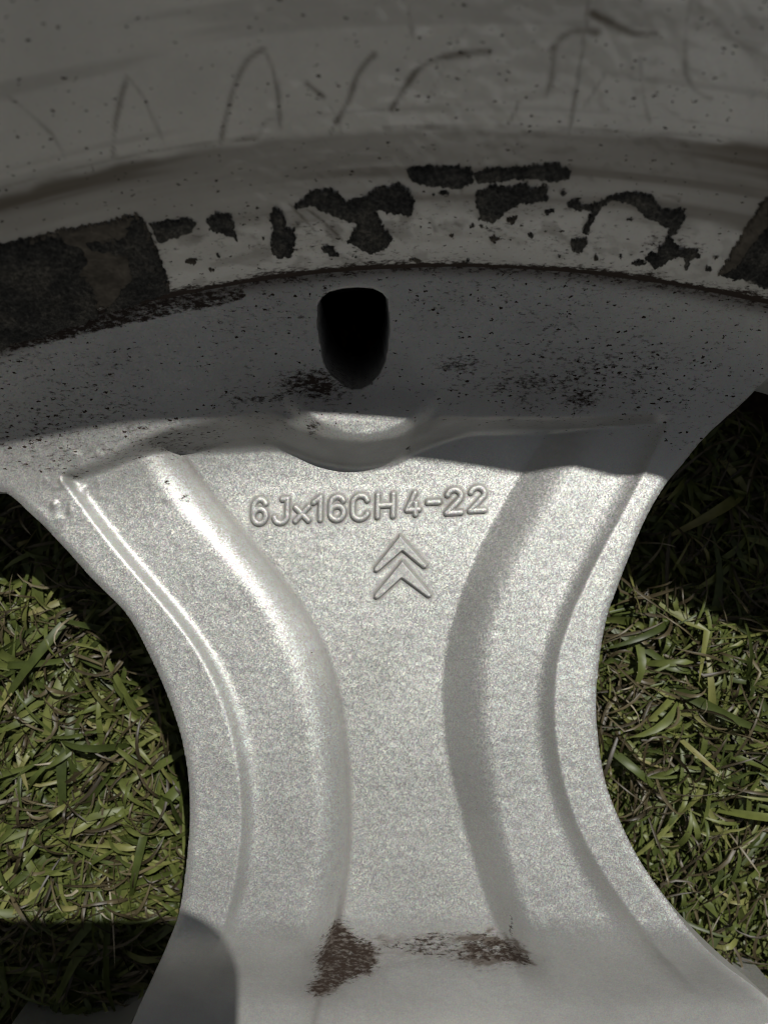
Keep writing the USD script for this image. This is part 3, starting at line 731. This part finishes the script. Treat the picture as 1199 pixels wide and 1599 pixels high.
crumb = np.random.default_rng(12)
for cu, cv in [(385, 385), (410, 372), (470, 318), (520, 395), (548, 398), (640, 330), (655, 352), (688, 300), (706, 366), (742, 352), (770, 372), (800, 340), (826, 366), (858, 330), (880, 300), (872, 398), (930, 402), (968, 398), (985, 340), (1000, 410), (1105, 420), (1120, 400), (300, 408), (332, 420), (345, 398), (650, 404), (730, 408)]:
    k_ = crumb.uniform(3.0, 7.5)
    a_ = np.sort(crumb.uniform(0, 2 * math.pi, 9))
    RESIDUE.append(('tape_residue', [(cu + k_ * crumb.uniform(.8, 2.2) * math.cos(t_), cv + k_ * crumb.uniform(.5, 1.2) * math.sin(t_)) for t_ in a_], .25, None, M_FILM if crumb.random() < .4 else M_FOAM))
for k, (nm, pts, thick, lab, mat) in enumerate(RESIDUE):
    residue(nm, pts, thick, lab, mat, 40 + k)

# ------------------------------------------------------------------ lawn: soil and grass
n = 300
g = np.sign(np.linspace(-1, 1, n)) * np.abs(np.linspace(-1, 1, n)) ** 2.2 * 2.5
X, Y = np.meshgrid(g, g - .03)
P = np.stack([X, Y, X * 0], -1)
Z = .006 * (fbm(P * 45, 4, 51) - .5) + .002 * (fbm(P * 260, 3, 52) - .5) + .0095
idx = np.arange(X.size).reshape(X.shape)
a, b, c, d = idx[:-1, :-1].ravel(), idx[:-1, 1:].ravel(), idx[1:, 1:].ravel(), idx[1:, :-1].ravel()
lawn = usdkit.mesh(stage, '/World/ground', (np.stack([X, Y, Z], -1).reshape(-1, 3), np.vstack([np.c_[a, b, c], np.c_[a, c, d]])), M_SOIL, smooth=True)
tag(lawn, 'dark brown lawn soil showing between the grass blades', 'ground', kind='structure')


def under_wheel(x, y):
    """0 in the open windows, 1 where the wheel stands over or in the grass."""
    dx, dy = x - CX, y - CY
    r = np.hypot(dx, dy)
    ang = (np.degrees(np.arctan2(dx, dy)) + math.degrees(TILT) + 36) % 72 - 36
    a = np.radians(ang) - TILT
    lx, ly = CX + r * np.sin(a), CY + r * np.cos(a)
    metal = shapely.contains_xy(outline.buffer(.003), lx, ly) | (r < R_HUB)
    return np.where((r > .184) & (r < .230), 2, np.where(metal & (r < .19), 1, 0))


def blades(n, area, length, width, lift, seed, curl, flat=False, skip=None):
    rg = np.random.default_rng(seed)
    xy = np.stack([rg.uniform(area[0], area[1], n), rg.uniform(area[2], area[3], n)], 1)
    cover = under_wheel(xy[:, 0], xy[:, 1])
    L_ = rg.uniform(*length, n) * rg.choice([1, 1, .7, 1.25], n)
    # blades lie combed mostly one way in patches, with many across
    field = (noise(np.c_[xy * 28, np.zeros(n)], seed) - .5) * 4.5 + .35
    ang = np.where(rg.random(n) < .62, field + rg.normal(0, .55, n), rg.uniform(0, 2 * math.pi, n)) + np.where(rg.random(n) < .5, math.pi, 0)
    w = rg.uniform(*width, n)
    up = rg.uniform(*lift, n) * np.where(cover > 0, .55, 1.0)
    bend = rg.normal(0, curl, n)
    z0 = rg.uniform(.001, .0085, n)
    if not flat:
        z0 = rg.uniform(.001, .006, n)
    K = 8
    t = np.linspace(0, 1, K)
    kink = rg.uniform(.3, .8, n)[:, None]
    kamt = np.where(rg.random(n) < .25, rg.normal(0, .8, n), 0)[:, None]
    th_ = ang[:, None] + bend[:, None] * (t - .4)[None] + kamt * (t[None] > kink)
    ds = L_[:, None] / (K - 1)
    dx, dy = np.cos(th_) * ds, np.sin(th_) * ds
    x = xy[:, :1] + np.cumsum(dx, 1) - dx; y = xy[:, 1:] + np.cumsum(dy, 1) - dy
    hz = up[:, None] * np.sin(np.pi * np.minimum(t * rg.uniform(.55, 1.05, n)[:, None], 1)) + z0[:, None]
    wid = w[:, None] * np.minimum(1, (1 - t)[None] ** .55 * 1.25 + .02) * np.minimum(1, .6 + 1.2 * t[None])
    tw = rg.normal(0, .45, n)[:, None] + rg.normal(0, .6, n)[:, None] * t[None]
    nx, ny = -np.sin(th_), np.cos(th_)
    rows = []
    for s in (-1, 0, 1):
        off = s * wid / 2
        rows.append(np.stack([x + nx * off * np.cos(tw), y + ny * off * np.cos(tw), hz + off * np.sin(tw) - (0 if s else wid * .14)], -1))
    V = np.stack(rows, 2)            # n, K, 3, xyz
    ok = (cover < 2) & ~((np.hypot(x - CX, y - CY) > .1855) & (np.hypot(x - CX, y - CY) < .229)).any(1)
    if skip:
        ok &= ~((xy[:, 0] > skip[0]) & (xy[:, 0] < skip[1]) & (xy[:, 1] > skip[2]) & (xy[:, 1] < skip[3]))
    V = V[ok]; n = len(V)
    V[..., 2] = np.maximum(V[..., 2], .0002) + .0085
    b_ = np.arange(n)[:, None, None] * (K * 3) + (np.arange(K - 1) * 3)[None, :, None] + np.arange(2)[None, None, :]
    b_ = b_.ravel()
    F = np.vstack([np.c_[b_, b_ + 1, b_ + 4], np.c_[b_, b_ + 4, b_ + 3]])
    shade = np.clip(rg.beta(2.2, 2.2, len(ok))[ok][:, None] + .18 * (t[None] - .5), 0, 1)
    shade = np.repeat(shade[:, :, None], 3, 2)
    return V.reshape(-1, 3), F, shade.ravel()


def join(sets):
    V, F, S, o = [], [], [], 0
    for v, f, s in sets:
        V.append(v); F.append(f + o); S.append(s); o += len(v)
    return np.vstack(V), np.vstack(F), np.concatenate(S)


def stuff(name, sets, mat, label, cat):
    V, F, S = join(sets)
    m = usdkit.mesh(stage, '/World/' + name, (V, F), mat, smooth=True)
    UsdGeom.PrimvarsAPI(m).CreatePrimvar('shade', Sdf.ValueTypeNames.FloatArray, 'vertex').Set(Vt.FloatArray.FromNumpy(S.astype(np.float32)))
    tag(m, label, cat, kind='stuff')


NEAR = (-.115, .125, -.135, .07)
stuff('grass', [blades(34000, NEAR, (.005, .018), (.0005, .0014), (.0006, .005), 61, .3), blades(1500, NEAR, (.012, .026), (.0014, .0022), (.002, .007), 64, .3), blades(14000, (-.26, .30, -.44, .13), (.009, .024), (.0009, .0020), (.002, .010), 62, .4, skip=NEAR),
                blades(16000, (-.65, .65, -.7, .6), (.014, .036), (.0014, .0026), (.005, .018), 63, .45, skip=(-.26, .30, -.44, .13)),
                blades(42000, (-1.9, 1.9, -1.9, 1.9), (.025, .06), (.003, .006), (.006, .025), 65, .45, skip=(-.6, .6, -.65, .55))], M_GRASS, 'short trodden green grass seen through the openings of the wheel', 'grass')
stuff('thatch', [blades(16000, NEAR, (.004, .014), (.0002, .0008), (.0005, .005), 71, 1.2, True), blades(7000, (-.26, .30, -.44, .13), (.006, .02), (.0004, .0011), (.001, .006), 72, 1.2, True, skip=NEAR)],
      M_THATCH, 'dry brown dead stems tangled among the grass blades', 'thatch')

# ------------------------------------------------------------------ the phone that takes the picture and throws its shadow into the lower left corner
PH = '/World/smartphone'
PX0, PX1, PY0, PY1 = -.0588, .0137, -.1345, .0135
ph = UsdGeom.Xform.Define(stage, PH)
ph.AddTranslateOp().Set(Gf.Vec3d((PX0 + PX1) / 2, (PY0 + PY1) / 2, ZC + .0022))
tag(ph, 'dark smartphone held flat above the wheel, its shadow on the lower left corner', 'smartphone')
rr = lambda w, h, r: np.array(shapely.box(-w / 2 + r, -h / 2 + r, w / 2 - r, h / 2 - r).buffer(r, quad_segs=16).exterior.coords)[:-1]
ext = lambda pts, z0, z1: m3.Manifold.extrude(m3.CrossSection([pts], m3.FillRule.NonZero), z1 - z0).translate((0, 0, z0))
w, h = PX1 - PX0, PY1 - PY0
part('frame', ext(rr(w, h, .0135), .0004, .0074), M_FRAME, PH, smooth=30)
part('back_glass', ext(rr(w - .0012, h - .0012, .0130), 0, .0006), M_PHONE, PH, smooth=30)
part('screen', ext(rr(w - .0016, h - .0016, .0128), .0072, .0078), M_PHONE, PH, smooth=30)
ox, oy = -(PX0 + PX1) / 2, -(PY0 + PY1) / 2
part('camera_ring', (m3.Manifold.cylinder(.0012, .0072, .0076, 64) - m3.Manifold.cylinder(.01, .0058, .0058, 64).translate((0, 0, -.001))).translate((ox, oy, -.0012)), M_FRAME, PH, smooth=30)
